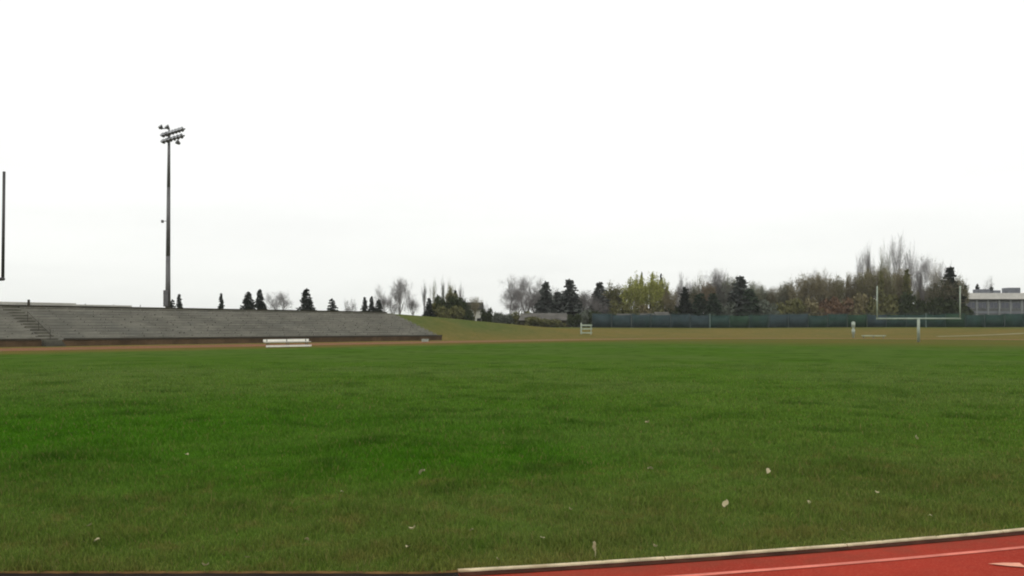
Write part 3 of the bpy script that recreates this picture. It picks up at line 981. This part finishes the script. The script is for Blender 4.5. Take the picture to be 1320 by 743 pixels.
def shrub(seed, n=1500, hh=4.0, rr=2.2):
    rn = random.Random(seed)
    st_ = MB()
    lf = MB()
    lobes = [(Vector((rn.uniform(-.55, .55) * rr, rn.uniform(-.5, .5) * rr, hh * rn.uniform(.28, .70))), rn.uniform(.42, .66)) for _ in range(9)]
    for c, r in lobes:
        st_.tube((c.x * .1, c.y * .1, 0), c, .06, .02, 5, cap=False)
    for _ in range(n):
        c, r = rn.choice(lobes)
        d = rv(rn).normalized() * (rn.random() ** .4)
        q = c + Vector((d.x * rr * r, d.y * rr * r, d.z * hh * r * .55))
        q.z = max(.05, q.z)
        a = rv(rn).normalized() * rn.uniform(.10, .24)
        b = a.cross(rv(rn)).normalized() * rn.uniform(.06, .14)
        lf.quad(q, a, b)
    for _ in range(70):        # loose shoots breaking the outline
        c, r = rn.choice(lobes)
        e_ = c + Vector((rn.uniform(-1, 1) * rr * r, rn.uniform(-1, 1) * rr * r, hh * r * rn.uniform(.4, .75)))
        st_.tube(c, e_, .02, .01, 3, cap=False)
    return st_.mesh('stem', M['barkdark']), lf.mesh('foliage', M['leaf_dark'])

V = {
    'conifer': [conifer(1), conifer(2), conifer(3)],
    'squat': [conifer(4, True), conifer(5, True)],
    'bare': [bare(11, twig=.006, rmul=.8), bare(12, upright=.45, twig=.006, rmul=.8), bare(13, upright=.65, nmain=4, twig=.006, rmul=.8)],
    'poplar': [bare(21, rr=1.3, upright=1.3, fork_z=.12, nmain=3, twig=.006, rmul=.7, depth=3), bare(22, rr=1.2, upright=1.5, fork_z=.10, nmain=4, twig=.006, rmul=.7, depth=3)],
    'tall': [bare(31, rr=2.2, upright=.95, fork_z=.22, nmain=4, twig=.008, rmul=.85, depth=3), bare(32, rr=2.6, upright=.8, fork_z=.2, nmain=5, twig=.008, rmul=.85, depth=3), bare(33, rr=2.2, upright=1.1, fork_z=.3, nmain=4, twig=.008, rmul=.85, depth=3)],
    'leafy': [bare(41, rr=3.4, upright=.6, depth=3, fork_z=.15, nmain=6, mat='twig_brown', leaves='leaf_yellow', leaf_n=4200, leaf_s=.17),
              bare(42, rr=3.2, upright=.9, depth=3, fork_z=.12, nmain=6, mat='twig_brown', leaves='leaf_yellow', leaf_n=4200, leaf_s=.17)],
    'brown': [bare(51, rr=3.8, upright=.5, fork_z=.12, nmain=6, mat='twig_brown', leaves='leaf_brown', leaf_n=2600, leaf_s=.13, depth=4),
              bare(52, rr=3.6, upright=.6, fork_z=.10, nmain=6, mat='twig_brown', leaves='leaf_brown', leaf_n=2600, leaf_s=.13, depth=4)],
    'shrub': [shrub(61), shrub(62), shrub(63)],
}
DIM = {'conifer': (10, 3), 'squat': (10, 3), 'bare': (10, 3.5), 'poplar': (10, 1.25), 'tall': (10, 2.3), 'leafy': (10, 3.3), 'brown': (10, 3.7), 'shrub': (3.6, 2.0)}
count = {}
def tree(kind, px, top, w, Y, label, mat=None, group=None, name=None, cat=None, lean=0.0, limbs=None):
    """px, top, w: where the crown stands, how high it reaches and how wide it is, as read off the photograph at depth Y"""
    q = at(px, Y, z=0)
    g = ground_z(q.x, q.y)
    zt = H + (HOR - top) * Y / F
    hh = max(1.0, zt - g)
    wid = w * Y / F
    i = count.get(kind, 0); count[kind] = i + 1
    var = V[kind][i % len(V[kind])]
    dh, dr = DIM[kind]
    nm = name or {'conifer': 'evergreen_tree', 'squat': 'evergreen_tree', 'bare': 'bare_tree', 'poplar': 'bare_tree', 'tall': 'bare_tree', 'leafy': 'leafy_tree', 'brown': 'leafy_tree', 'shrub': 'shrub'}[kind]
    grp = group or {'conifer': 'dark evergreens behind the field', 'squat': 'dark evergreens behind the field', 'bare': 'bare trees behind the field', 'poplar': 'slim upright bare trees', 'tall': 'tall bare trees', 'leafy': 'yellow green trees', 'brown': 'brown thinning trees behind the fence', 'shrub': 'shrubs below the far trees'}[kind]
    root = thing(nm, label, cat or ('shrub' if kind == 'shrub' else 'tree'), (q.x, q.y, g - .05), random.uniform(0, 6.28), grp)
    root.rotation_euler[1] = lean
    sxy = wid / 2 / dr * {'conifer': 1.4, 'squat': 1.35, 'bare': 1.2, 'brown': 1.15}.get(kind, 1.0)
    root.scale = (sxy, sxy, hh / dh * {'brown': 1.12, 'bare': 1.06, 'tall': 1.05, 'leafy': 1.03}.get(kind, 1.0))
    if kind == 'shrub':
        link('stem', var[0], root); link('foliage', var[1], root, M[mat] if mat else None)
    elif len(var) == 3:
        link('trunk', var[0], root)
        link('limbs', var[1], root, M[limbs] if limbs else None)
        link('crown', var[2], root, M[mat] if mat else None)
    else:
        link('trunk', var[0], root); link('crown', var[1], root, M[mat] if mat else None)
    return root

# --- beyond the bleachers
tree('conifer', 231, 379, 13, 172, 'small dark evergreen just right of the floodlight pole foot')
tree('squat', 222, 386, 12, 176, 'low dark evergreen top touching the floodlight pole foot')
tree('conifer', 285, 378, 11, 185, 'thin lone dark evergreen spire standing above the bleachers')
tree('squat', 320, 376, 20, 190, 'squat dark evergreen, left of the close pair above the bleachers')
tree('conifer', 335, 373, 20, 194, 'pointed dark evergreen, right of the close pair above the bleachers')
tree('bare', 360, 378, 30, 196, 'small grey bare tree between the evergreen pair and the big dark cone', 'twig_grey')
tree('conifer', 395, 372, 25, 192, 'broad dark cone shaped evergreen alone above the middle of the bleachers')
tree('squat', 428, 385, 16, 196, 'small round dark evergreen right of the big dark cone')
tree('bare', 452, 386, 16, 200, 'tiny grey bare treetop above the bleachers, left of three small evergreens', 'twig_grey')
tree('conifer', 470, 383, 13, 196, 'leftmost of three small evergreens in a row above the bleachers')
tree('conifer', 479, 382, 13, 199, 'middle one of three small evergreens in a row above the bleachers')
tree('squat', 488, 386, 13, 196, 'rightmost of three small evergreens in a row above the bleachers')
tree('bare', 492, 370, 22, 215, 'faint thin bare tree behind the three small evergreens', 'twig_grey')
tree('bare', 515, 361, 28, 188, 'dark vase shaped bare tree at the right end of the bleachers top', 'twig_grey')
tree('bare', 506, 381, 20, 192, 'low grey bare bush at the left foot of the vase shaped tree', 'twig_grey')
tree('bare', 533, 377, 22, 192, 'small bare tree just right of the vase shaped tree', 'twig_grey')
tree('poplar', 547, 361, 13, 214, 'pale slim bare tree, first of five upright ones by the dark hedge', 'twig_grey')
tree('poplar', 559, 358, 13, 210, 'grey slim bare tree, second of five upright ones by the dark hedge', 'twig_olive')
tree('poplar', 573, 355, 11, 199, 'slim upright tree with dark ivy clad stem, the darkest of five upright ones', 'leaf_dark')
tree('poplar', 582, 359, 13, 214, 'olive slim bare tree, fourth of five upright ones by the dark hedge', 'twig_olive')
tree('poplar', 592, 362, 10, 216, 'faint slim bare tree, rightmost of five upright ones by the dark hedge', 'twig_grey')
tree('conifer', 553, 384, 15, 178, 'small black green evergreen at the left end of the dark hedge')
tree('conifer', 587, 374, 13, 200, 'narrow dark evergreen point rising over the house roof')
for px, top, w, mt, lab in [(563, 387, 20, 'leaf_olive', 'olive hedge shrub next to the small black green evergreen'), (573, 382, 24, 'leaf_dark', 'tall dark hedge shrub below the ivy clad stem'),
                            (584, 385, 24, 'leaf_dark', 'dark hedge shrub under the narrow evergreen point'), (596, 383, 22, 'leaf_dark', 'tall dark hedge shrub hiding the middle of the house'),
                            (578, 395, 26, 'leaf_olive', 'olive shrub in front of the tall dark hedge'), (592, 397, 20, 'leaf_olive', 'olive shrub at the right foot of the dark hedge'),
                            (605, 398, 14, 'leaf_dark', 'low dark shrub at the left corner of the white house wall')]:
    tree('shrub', px, top, w, 182 if top < 390 else 178, lab, mt, 'dark hedge in front of the house')
tree('leafy', 581, 370, 22, 190, 'small yellow green tree behind the dark hedge', 'leaf_olive')
tree('bare', 611, 384, 22, 196, 'small dark bare tree overhanging the house roof', 'twig_brown')
tree('shrub', 627, 398, 15, 188, 'small round dark shrub right of the white house wall', 'leaf_dark')
tree('bare', 622, 390, 18, 216, 'thin bare tree behind the right end of the house', 'twig_grey')
for i, (px, top, w, lab) in enumerate([(640, 404, 22, 'low grey green shrub in the gap between the house and the grey trees'), (655, 404, 24, 'low grey green shrub at the foot of the first grey bare tree'), (672, 402, 24, 'brownish low shrub at the left end of the low shed')]):
    tree('shrub', px, top, w, 200, lab, 'leaf_grey' if i < 2 else 'leaf_olive')
# --- grey trees and evergreens over the shed
tree('bare', 657, 359, 36, 212, 'smoky grey bare tree, left one of the pair over the low shed', 'twig_grey')
tree('bare', 678, 359, 40, 218, 'smoky grey bare tree, right one of the pair over the low shed', 'twig_grey')
tree('bare', 690, 372, 34, 212, 'dense grey bare tree just left of the shed evergreens', 'twig_grey')
tree('bare', 668, 380, 34, 208, 'low dense grey bare tree above the left end of the shed', 'twig_grey')
tree('conifer', 703, 363, 30, 206, 'dark grey green evergreen, left one over the shed roof', 'needle_grey')
tree('squat', 719, 376, 26, 208, 'rounded evergreen filling the gap between two pointed ones over the shed', 'needle_grey')
tree('conifer', 734, 360, 36, 205, 'broad dark evergreen, right one over the shed roof', 'needle_grey')
tree('bare', 757, 376, 28, 214, 'grey bare tree between the shed evergreens and the lone dark pointed one', 'twig_grey')
tree('conifer', 773, 364, 32, 206, 'dark pointed evergreen just left of the yellow green trees', 'needle_grey')
tree('bare', 768, 380, 32, 203, 'low grey bare tree in front of the dark pointed evergreen', 'twig_grey')
for px, top, w, Y, mt, lab in [(690, 409, 26, 192, 'leaf_olive', 'dark olive shrub before the left half of the shed'), (715, 411, 26, 192, 'leaf_olive', 'dark olive shrub before the middle of the shed'),
                               (740, 405, 18, 190, 'leaf_dark', 'dark green shrub left of the white rack'), (770, 402, 22, 192, 'leaf_dark', 'dark green shrub at the left end of the teal fence'),
                               (758, 398, 24, 196, 'leaf_grey', 'grey green shrub right behind the white rack')]:
    tree('shrub', px, top, w, Y, lab, mt)
# --- yellow green clump
tree('leafy', 797, 364, 34, 210, 'olive brown round tree at the left of the yellow green clump', 'leaf_olive')
tree('leafy', 815, 359, 32, 207, 'yellow green tree, leftmost of the bright clump')
tree('leafy', 827, 352, 28, 212, 'tallest yellow green tree with a dark top in the bright clump')
tree('leafy', 842, 353, 28, 208, 'yellow green tree in the middle right of the bright clump')
tree('leafy', 855, 354, 24, 211, 'yellow green tree at the right end of the bright clump')
tree('brown', 861, 376, 18, 204, 'small brown tree under the right end of the bright clump', 'leaf_brown')
tree('conifer', 827, 351, 9, 217, 'dark narrow evergreen top poking out of the bright clump, left one')
tree('conifer', 841, 353, 9, 217, 'dark narrow evergreen top poking out of the bright clump, middle one')
tree('conifer', 852, 353, 9, 217, 'dark narrow evergreen top poking out of the bright clump, right one')
for px, top, w, mt, lab in [(790, 388, 26, 'leaf_olive', 'brown olive shrub below the olive brown round tree'), (810, 391, 26, 'leaf_olive', 'brown olive shrub below the leftmost yellow green tree'),
                            (828, 391, 26, 'leaf_brown', 'brown shrub below the tallest yellow green tree'), (848, 389, 26, 'leaf_olive', 'olive shrub below the right half of the bright clump'),
                            (866, 392, 20, 'leaf_dark', 'dark shrub filling the foot of the gap right of the bright clump')]:
    tree('shrub', px, top, w, 205, lab, mt)
# --- dark evergreens with grey trees behind
tree('bare', 880, 354, 20, 226, 'faint pale bare tree behind the dark green evergreen trio', 'twig_grey')
tree('poplar', 898, 350, 14, 222, 'slim dark bare tree, left one above the dark green evergreen trio', 'twig_olive')
tree('poplar', 908, 350, 13, 222, 'slim dark bare tree, right one above the dark green evergreen trio', 'twig_brown')
tree('bare', 927, 350, 34, 224, 'grey bare tree between the evergreen trio and the big evergreen', 'twig_grey')
tree('brown', 912, 368, 24, 220, 'small rusty leafed tree above the evergreen trio', 'leaf_rust')
tree('conifer', 883, 370, 24, 203, 'black green evergreen, left of the trio behind the fence', 'needle')
tree('squat', 902, 378, 28, 204, 'dark green rounded evergreen, middle of the trio behind the fence', 'needle_green')
tree('squat', 919, 378, 26, 203, 'dark green rounded evergreen, right of the trio behind the fence', 'needle_green')
tree('bare', 940, 355, 26, 222, 'grey bare tree brushing the left side of the big evergreen', 'twig_olive')
tree('conifer', 954, 356, 40, 206, 'big dark grey green evergreen above the middle of the fence', 'needle_grey')
tree('squat', 966, 372, 30, 204, 'lower evergreen leaning on the right side of the big one', 'needle_green')
# --- brownish belt
tree('bare', 977, 366, 24, 218, 'brown grey bare tree right of the big evergreen', 'twig_olive')
tree('bare', 997, 372, 28, 220, 'low brown grey bare tree in the dip of the treeline', 'twig_brown')
tree('brown', 1015, 367, 30, 216, 'brown thin crowned tree right of the dip in the treeline', 'leaf_grey')
tree('brown', 1036, 358, 34, 212, 'broad brown tree left of the twin topped brown tree', 'leaf_brown')
tree('bare', 1050, 350, 22, 222, 'bare grey treetop rising over the brown belt, left one', 'twig_grey')
tree('bare', 1064, 349, 22, 220, 'bare grey treetop rising over the brown belt, right one', 'twig_brown')
tree('brown', 1058, 358, 34, 210, 'broad brown tree below the two bare grey treetops', 'leaf_brown')
tree('brown', 1078, 360, 26, 212, 'olive brown tree right of the two bare grey treetops', 'leaf_olive')
tree('brown', 1097, 358, 30, 214, 'brown tree above the white padded post', 'leaf_brown')
tree('brown', 1116, 352, 34, 212, 'dense olive brown tree left behind the far goal upright', 'leaf_olive')
tree('brown', 1139, 350, 34, 208, 'dense olive brown tree in the middle of the far goal', 'leaf_olive')
tree('brown', 1160, 352, 32, 210, 'dense brown tree in the right half of the far goal', 'leaf_brown')
tree('conifer', 1169, 347, 18, 208, 'narrow brown green evergreen in the right half of the far goal', 'leaf_olive')
tree('conifer', 1136, 349, 14, 206, 'narrow dark pointed top beside the far goal left upright', 'leaf_olive')
# --- tall bare crowns
tree('tall', 1110, 326, 18, 232, 'faint tall bare tree, leftmost of the tall ones', 'twig_grey')
tree('tall', 1124, 316, 20, 222, 'tall bare tree with a dark leaning stem left of the far goal', 'twig_grey', lean=-.05)
tree('tall', 1140, 314, 24, 228, 'tall thin bare tree, second left of the tall ones over the far goal', 'twig_olive')
tree('tall', 1157, 306, 26, 226, 'tallest bare tree of the whole treeline over the far goal', 'twig_grey')
tree('tall', 1174, 316, 18, 230, 'faint tall bare tree, rightmost of the tall ones', 'twig_grey')
tree('bare', 1190, 334, 30, 216, 'grey bare tree over the right upright of the far goal', 'twig_grey')
tree('tall', 1205, 336, 22, 208, 'bare tree with a thick dark stem left of the right hand evergreen', 'twig_brown')
tree('bare', 1217, 340, 26, 218, 'grey bare tree just behind the right hand evergreen', 'twig_grey')
tree('conifer', 1225, 344, 34, 207, 'large dark evergreen left of the grey building', 'needle')
tree('brown', 1214, 364, 36, 206, 'dark olive tree below the thick stemmed bare tree', 'leaf_dark')
tree('brown', 1236, 360, 20, 210, 'olive thin tree at the corner of the grey building', 'leaf_olive')
for i, (px, top, w, mt, lab) in enumerate([
        (880, 393, 28, 'leaf_dark', 'dark shrub below the left evergreen of the trio'), (935, 390, 28, 'leaf_grey', 'grey green shrub between the trio and the big evergreen'),
        (985, 388, 30, 'leaf_grey', 'grey green shrub right below the big evergreen'), (1005, 388, 28, 'leaf_olive', 'olive shrub below the dip of the treeline'),
        (1025, 386, 30, 'leaf_olive', 'olive shrub right of the dip of the treeline'), (1046, 386, 30, 'leaf_brown', 'brown shrub below the broad brown tree'),
        (1066, 384, 30, 'leaf_rust', 'rusty shrub below the two bare grey treetops'), (1084, 384, 28, 'leaf_rust', 'rusty shrub left above the white padded post'),
        (1104, 382, 30, 'leaf_brown', 'brown shrub right above the white padded post'), (1124, 382, 30, 'leaf_olive', 'olive shrub left of the far goal upright'),
        (1146, 380, 30, 'leaf_olive', 'olive shrub seen through the left half of the far goal'), (1166, 380, 28, 'leaf_dark', 'dark shrub seen through the right half of the far goal'),
        (1187, 384, 26, 'leaf_dark', 'dark shrub below the grey bare tree by the goal'), (1206, 384, 26, 'leaf_dark', 'dark shrub below the dark olive tree'),
        (1228, 388, 26, 'leaf_dark', 'dark shrub below the large right hand evergreen'), (1247, 396, 16, 'leaf_dark', 'small dark shrub at the left end of the grey building')]):
    tree('shrub', px, top, w, 204 if px < 1240 else 215, lab, mt)
back = [(868, 376, 26, 'twig_grey', 'low grey bare tree glimpsed in the gap right of the bright clump'),
        (893, 366, 34, 'twig_grey', 'hazy grey bare tree in the back row behind the left of the evergreen trio'),
        (930, 362, 36, 'twig_olive', 'hazy olive bare tree in the back row between the trio and the big evergreen'),
        (988, 374, 34, 'twig_brown', 'hazy brown bare tree in the back row at the left side of the dip'),
        (1008, 374, 36, 'twig_olive', 'hazy olive bare tree in the back row at the right side of the dip'),
        (1026, 368, 36, 'twig_grey', 'hazy grey bare tree in the back row left of the broad brown tree'),
        (1088, 362, 34, 'twig_brown', 'hazy brown bare tree in the back row above the white padded post'),
        (1130, 348, 40, 'twig_brown', 'hazy brown bare tree in the back row behind the left goal upright'),
        (1152, 346, 40, 'twig_olive', 'hazy olive bare tree in the back row behind the middle of the far goal'),
        (1180, 356, 34, 'twig_grey', 'hazy grey bare tree in the back row behind the right half of the far goal'),
        (750, 384, 34, 'twig_grey', 'hazy grey bare tree in the back row behind the white rack'),
        (712, 372, 40, 'twig_grey', 'hazy grey bare tree in the back row behind the shed evergreens')]
belt = [(697, 380, 30, 'leaf_grey', 'twig_grey', 'grey undergrowth tree filling in left of the shed evergreens'),
        (724, 378, 34, 'leaf_grey', 'twig_grey', 'grey undergrowth tree filling in between the shed evergreens'),
        (748, 382, 30, 'leaf_grey', 'twig_grey', 'grey undergrowth tree filling in right of the shed evergreens'),
        (782, 376, 30, 'leaf_olive', 'twig_brown', 'brown undergrowth tree filling in left of the bright clump'),
        (893, 376, 30, 'leaf_dark', 'twig_brown', 'dark undergrowth tree filling in behind the left of the evergreen trio'),
        (912, 370, 30, 'leaf_grey', 'twig_grey', 'grey undergrowth tree filling in behind the evergreen trio'),
        (932, 366, 34, 'leaf_grey', 'twig_grey', 'grey undergrowth tree filling in right of the evergreen trio'),
        (944, 362, 30, 'leaf_grey', 'twig_olive', 'grey undergrowth tree filling in left of the big evergreen'),
        (972, 368, 30, 'leaf_grey', 'twig_olive', 'grey undergrowth tree filling in right of the big evergreen'),
        (992, 376, 34, 'leaf_grey', 'twig_olive', 'grey undergrowth tree filling in at the dip of the treeline'),
        (1190, 372, 30, 'leaf_olive', 'twig_brown', 'olive undergrowth tree filling in behind the far goal right upright')]
for px, top, w, mt, lm, lab in belt:
    tree('brown', px, top, w, 222, lab, mt, 'undergrowth trees filling the treeline', limbs=lm)
for px, top, w, mt, lab in back:
    tree('bare', px, top, w, 236, lab, mt, 'hazy back row of bare trees')
# --- behind the grey building
tree('squat', 1244, 367, 14, 262, 'dark round evergreen top over the left end of the building roof')
tree('squat', 1260, 366, 12, 262, 'small dark round evergreen top over the building roof, middle one')
tree('bare', 1269, 360, 20, 270, 'faint bare tree behind the building roof', 'twig_grey')
tree('squat', 1278, 370, 13, 262, 'low dark evergreen top over the building roof beside the roof units')

# ------------------------------------------------------------------ thin autumn haze
hm = bpy.data.materials.new('haze'); hm.use_nodes = True
hn = hm.node_tree
hn.nodes.remove(hn.nodes['Principled BSDF'])
pv_ = hn.nodes.new('ShaderNodeVolumePrincipled')
pv_.inputs['Color'].default_value = (.93, .95, .94, 1)
pv_.inputs['Density'].default_value = HAZE
hn.links.new(pv_.outputs[0], hn.nodes['Material Output'].inputs['Volume'])
tag(MB().box((0, 575, 14.5), (1804, 1654, 33)).build('haze', hm), 'thin pale haze hanging over the field and the far trees', 'haze', kind='stuff')

# ------------------------------------------------------------------ world, sun, camera
w = bpy.data.worlds.new('World')
scene.world = w
w.use_nodes = True
nt = w.node_tree
for n_ in list(nt.nodes):
    nt.nodes.remove(n_)
SUN_EL, SUN_AZ = R(48), R(200)     # high, veiled, behind the camera
sky = nt.nodes.new('ShaderNodeTexSky'); sky.sky_type = 'NISHITA'; sky.sun_disc = False
sky.sun_elevation = SUN_EL; sky.sun_rotation = SUN_AZ; sky.air_density = 1.0; sky.dust_density = 4.0
tc = nt.nodes.new('ShaderNodeTexCoord')
sx = nt.nodes.new('ShaderNodeSeparateXYZ'); nt.links.new(tc.outputs['Generated'], sx.inputs[0])
def wn(typ, **kw):
    q = nt.nodes.new(typ)
    for k, v in kw.items(): setattr(q, k, v)
    return q
mp = wn('ShaderNodeMapping'); mp.inputs['Scale'].default_value = (1.6, 1.6, 9.0); nt.links.new(tc.outputs['Generated'], mp.inputs[0])
nz = wn('ShaderNodeTexNoise'); nz.inputs['Scale'].default_value = 2.2; nz.inputs['Detail'].default_value = 6; nz.inputs['Roughness'].default_value = .55
nt.links.new(mp.outputs[0], nz.inputs['Vector'])
cr = wn('ShaderNodeValToRGB')
cr.color_ramp.elements[0].position = .0; cr.color_ramp.elements[0].color = (9.75, 9.95, 9.5, 1)
cr.color_ramp.elements[1].position = .45; cr.color_ramp.elements[1].color = (11.7, 11.7, 11.6, 1)
e_ = cr.color_ramp.elements.new(.14); e_.color = (10.75, 10.85, 10.6, 1)
nt.links.new(sx.outputs[2], cr.inputs[0])
mr = wn('ShaderNodeMapRange'); mr.inputs['From Min'].default_value = .35; mr.inputs['From Max'].default_value = .7
mr.inputs['To Min'].default_value = 1.02; mr.inputs['To Max'].default_value = .955
nt.links.new(nz.outputs['Fac'], mr.inputs['Value'])
mul = wn('ShaderNodeMix', data_type='RGBA', blend_type='MULTIPLY'); mul.inputs[0].default_value = 1.0
nt.links.new(cr.outputs[0], mul.inputs[6]); nt.links.new(mr.outputs[0], mul.inputs[7])
mx = wn('ShaderNodeMix', data_type='RGBA'); mx.inputs[0].default_value = .95     # overcast sheet over the clear sky
nt.links.new(sky.outputs[0], mx.inputs[6]); nt.links.new(mul.outputs[2], mx.inputs[7])
bg = wn('ShaderNodeBackground'); bg.inputs[1].default_value = .1
nt.links.new(mx.outputs[2], bg.inputs[0])
wo = wn('ShaderNodeOutputWorld'); nt.links.new(bg.outputs[0], wo.inputs[0])

sl = bpy.data.lights.new('sun', 'SUN'); sl.energy = .6; sl.angle = R(25); sl.color = (1.0, .96, .9)
so = bpy.data.objects.new('sun', sl); COL.objects.link(so)
# direction towards the sun (Blender's Nishita: rotation 0 = +Y, clockwise seen from above)
dv = Vector((math.sin(SUN_AZ) * math.cos(SUN_EL), math.cos(SUN_AZ) * math.cos(SUN_EL), math.sin(SUN_EL)))
so.rotation_euler = dv.to_track_quat('Z', 'Y').to_euler()
so.location = dv * 60

cam = bpy.data.cameras.new('camera')
cam.sensor_width = 36.0
cam.lens = 36.0 * F / 1320.0
cam.shift_y = (HOR - 371.5) / 1320.0
cam.clip_start = .1; cam.clip_end = 9000
co = bpy.data.objects.new('camera', cam); COL.objects.link(co)
co.location = (0, 0, H)
co.rotation_euler = (R(90), 0, 0)
scene.camera = co

scene.view_settings.view_transform = 'Standard'
scene.view_settings.look = 'None'
scene.view_settings.exposure = 0
scene.view_settings.gamma = 1
scene.render.engine = 'CYCLES'
scene.cycles.use_denoising = True
scene.cycles.filter_width = 2.0
scene.cycles.max_bounces = 6
scene.render.film_transparent = False
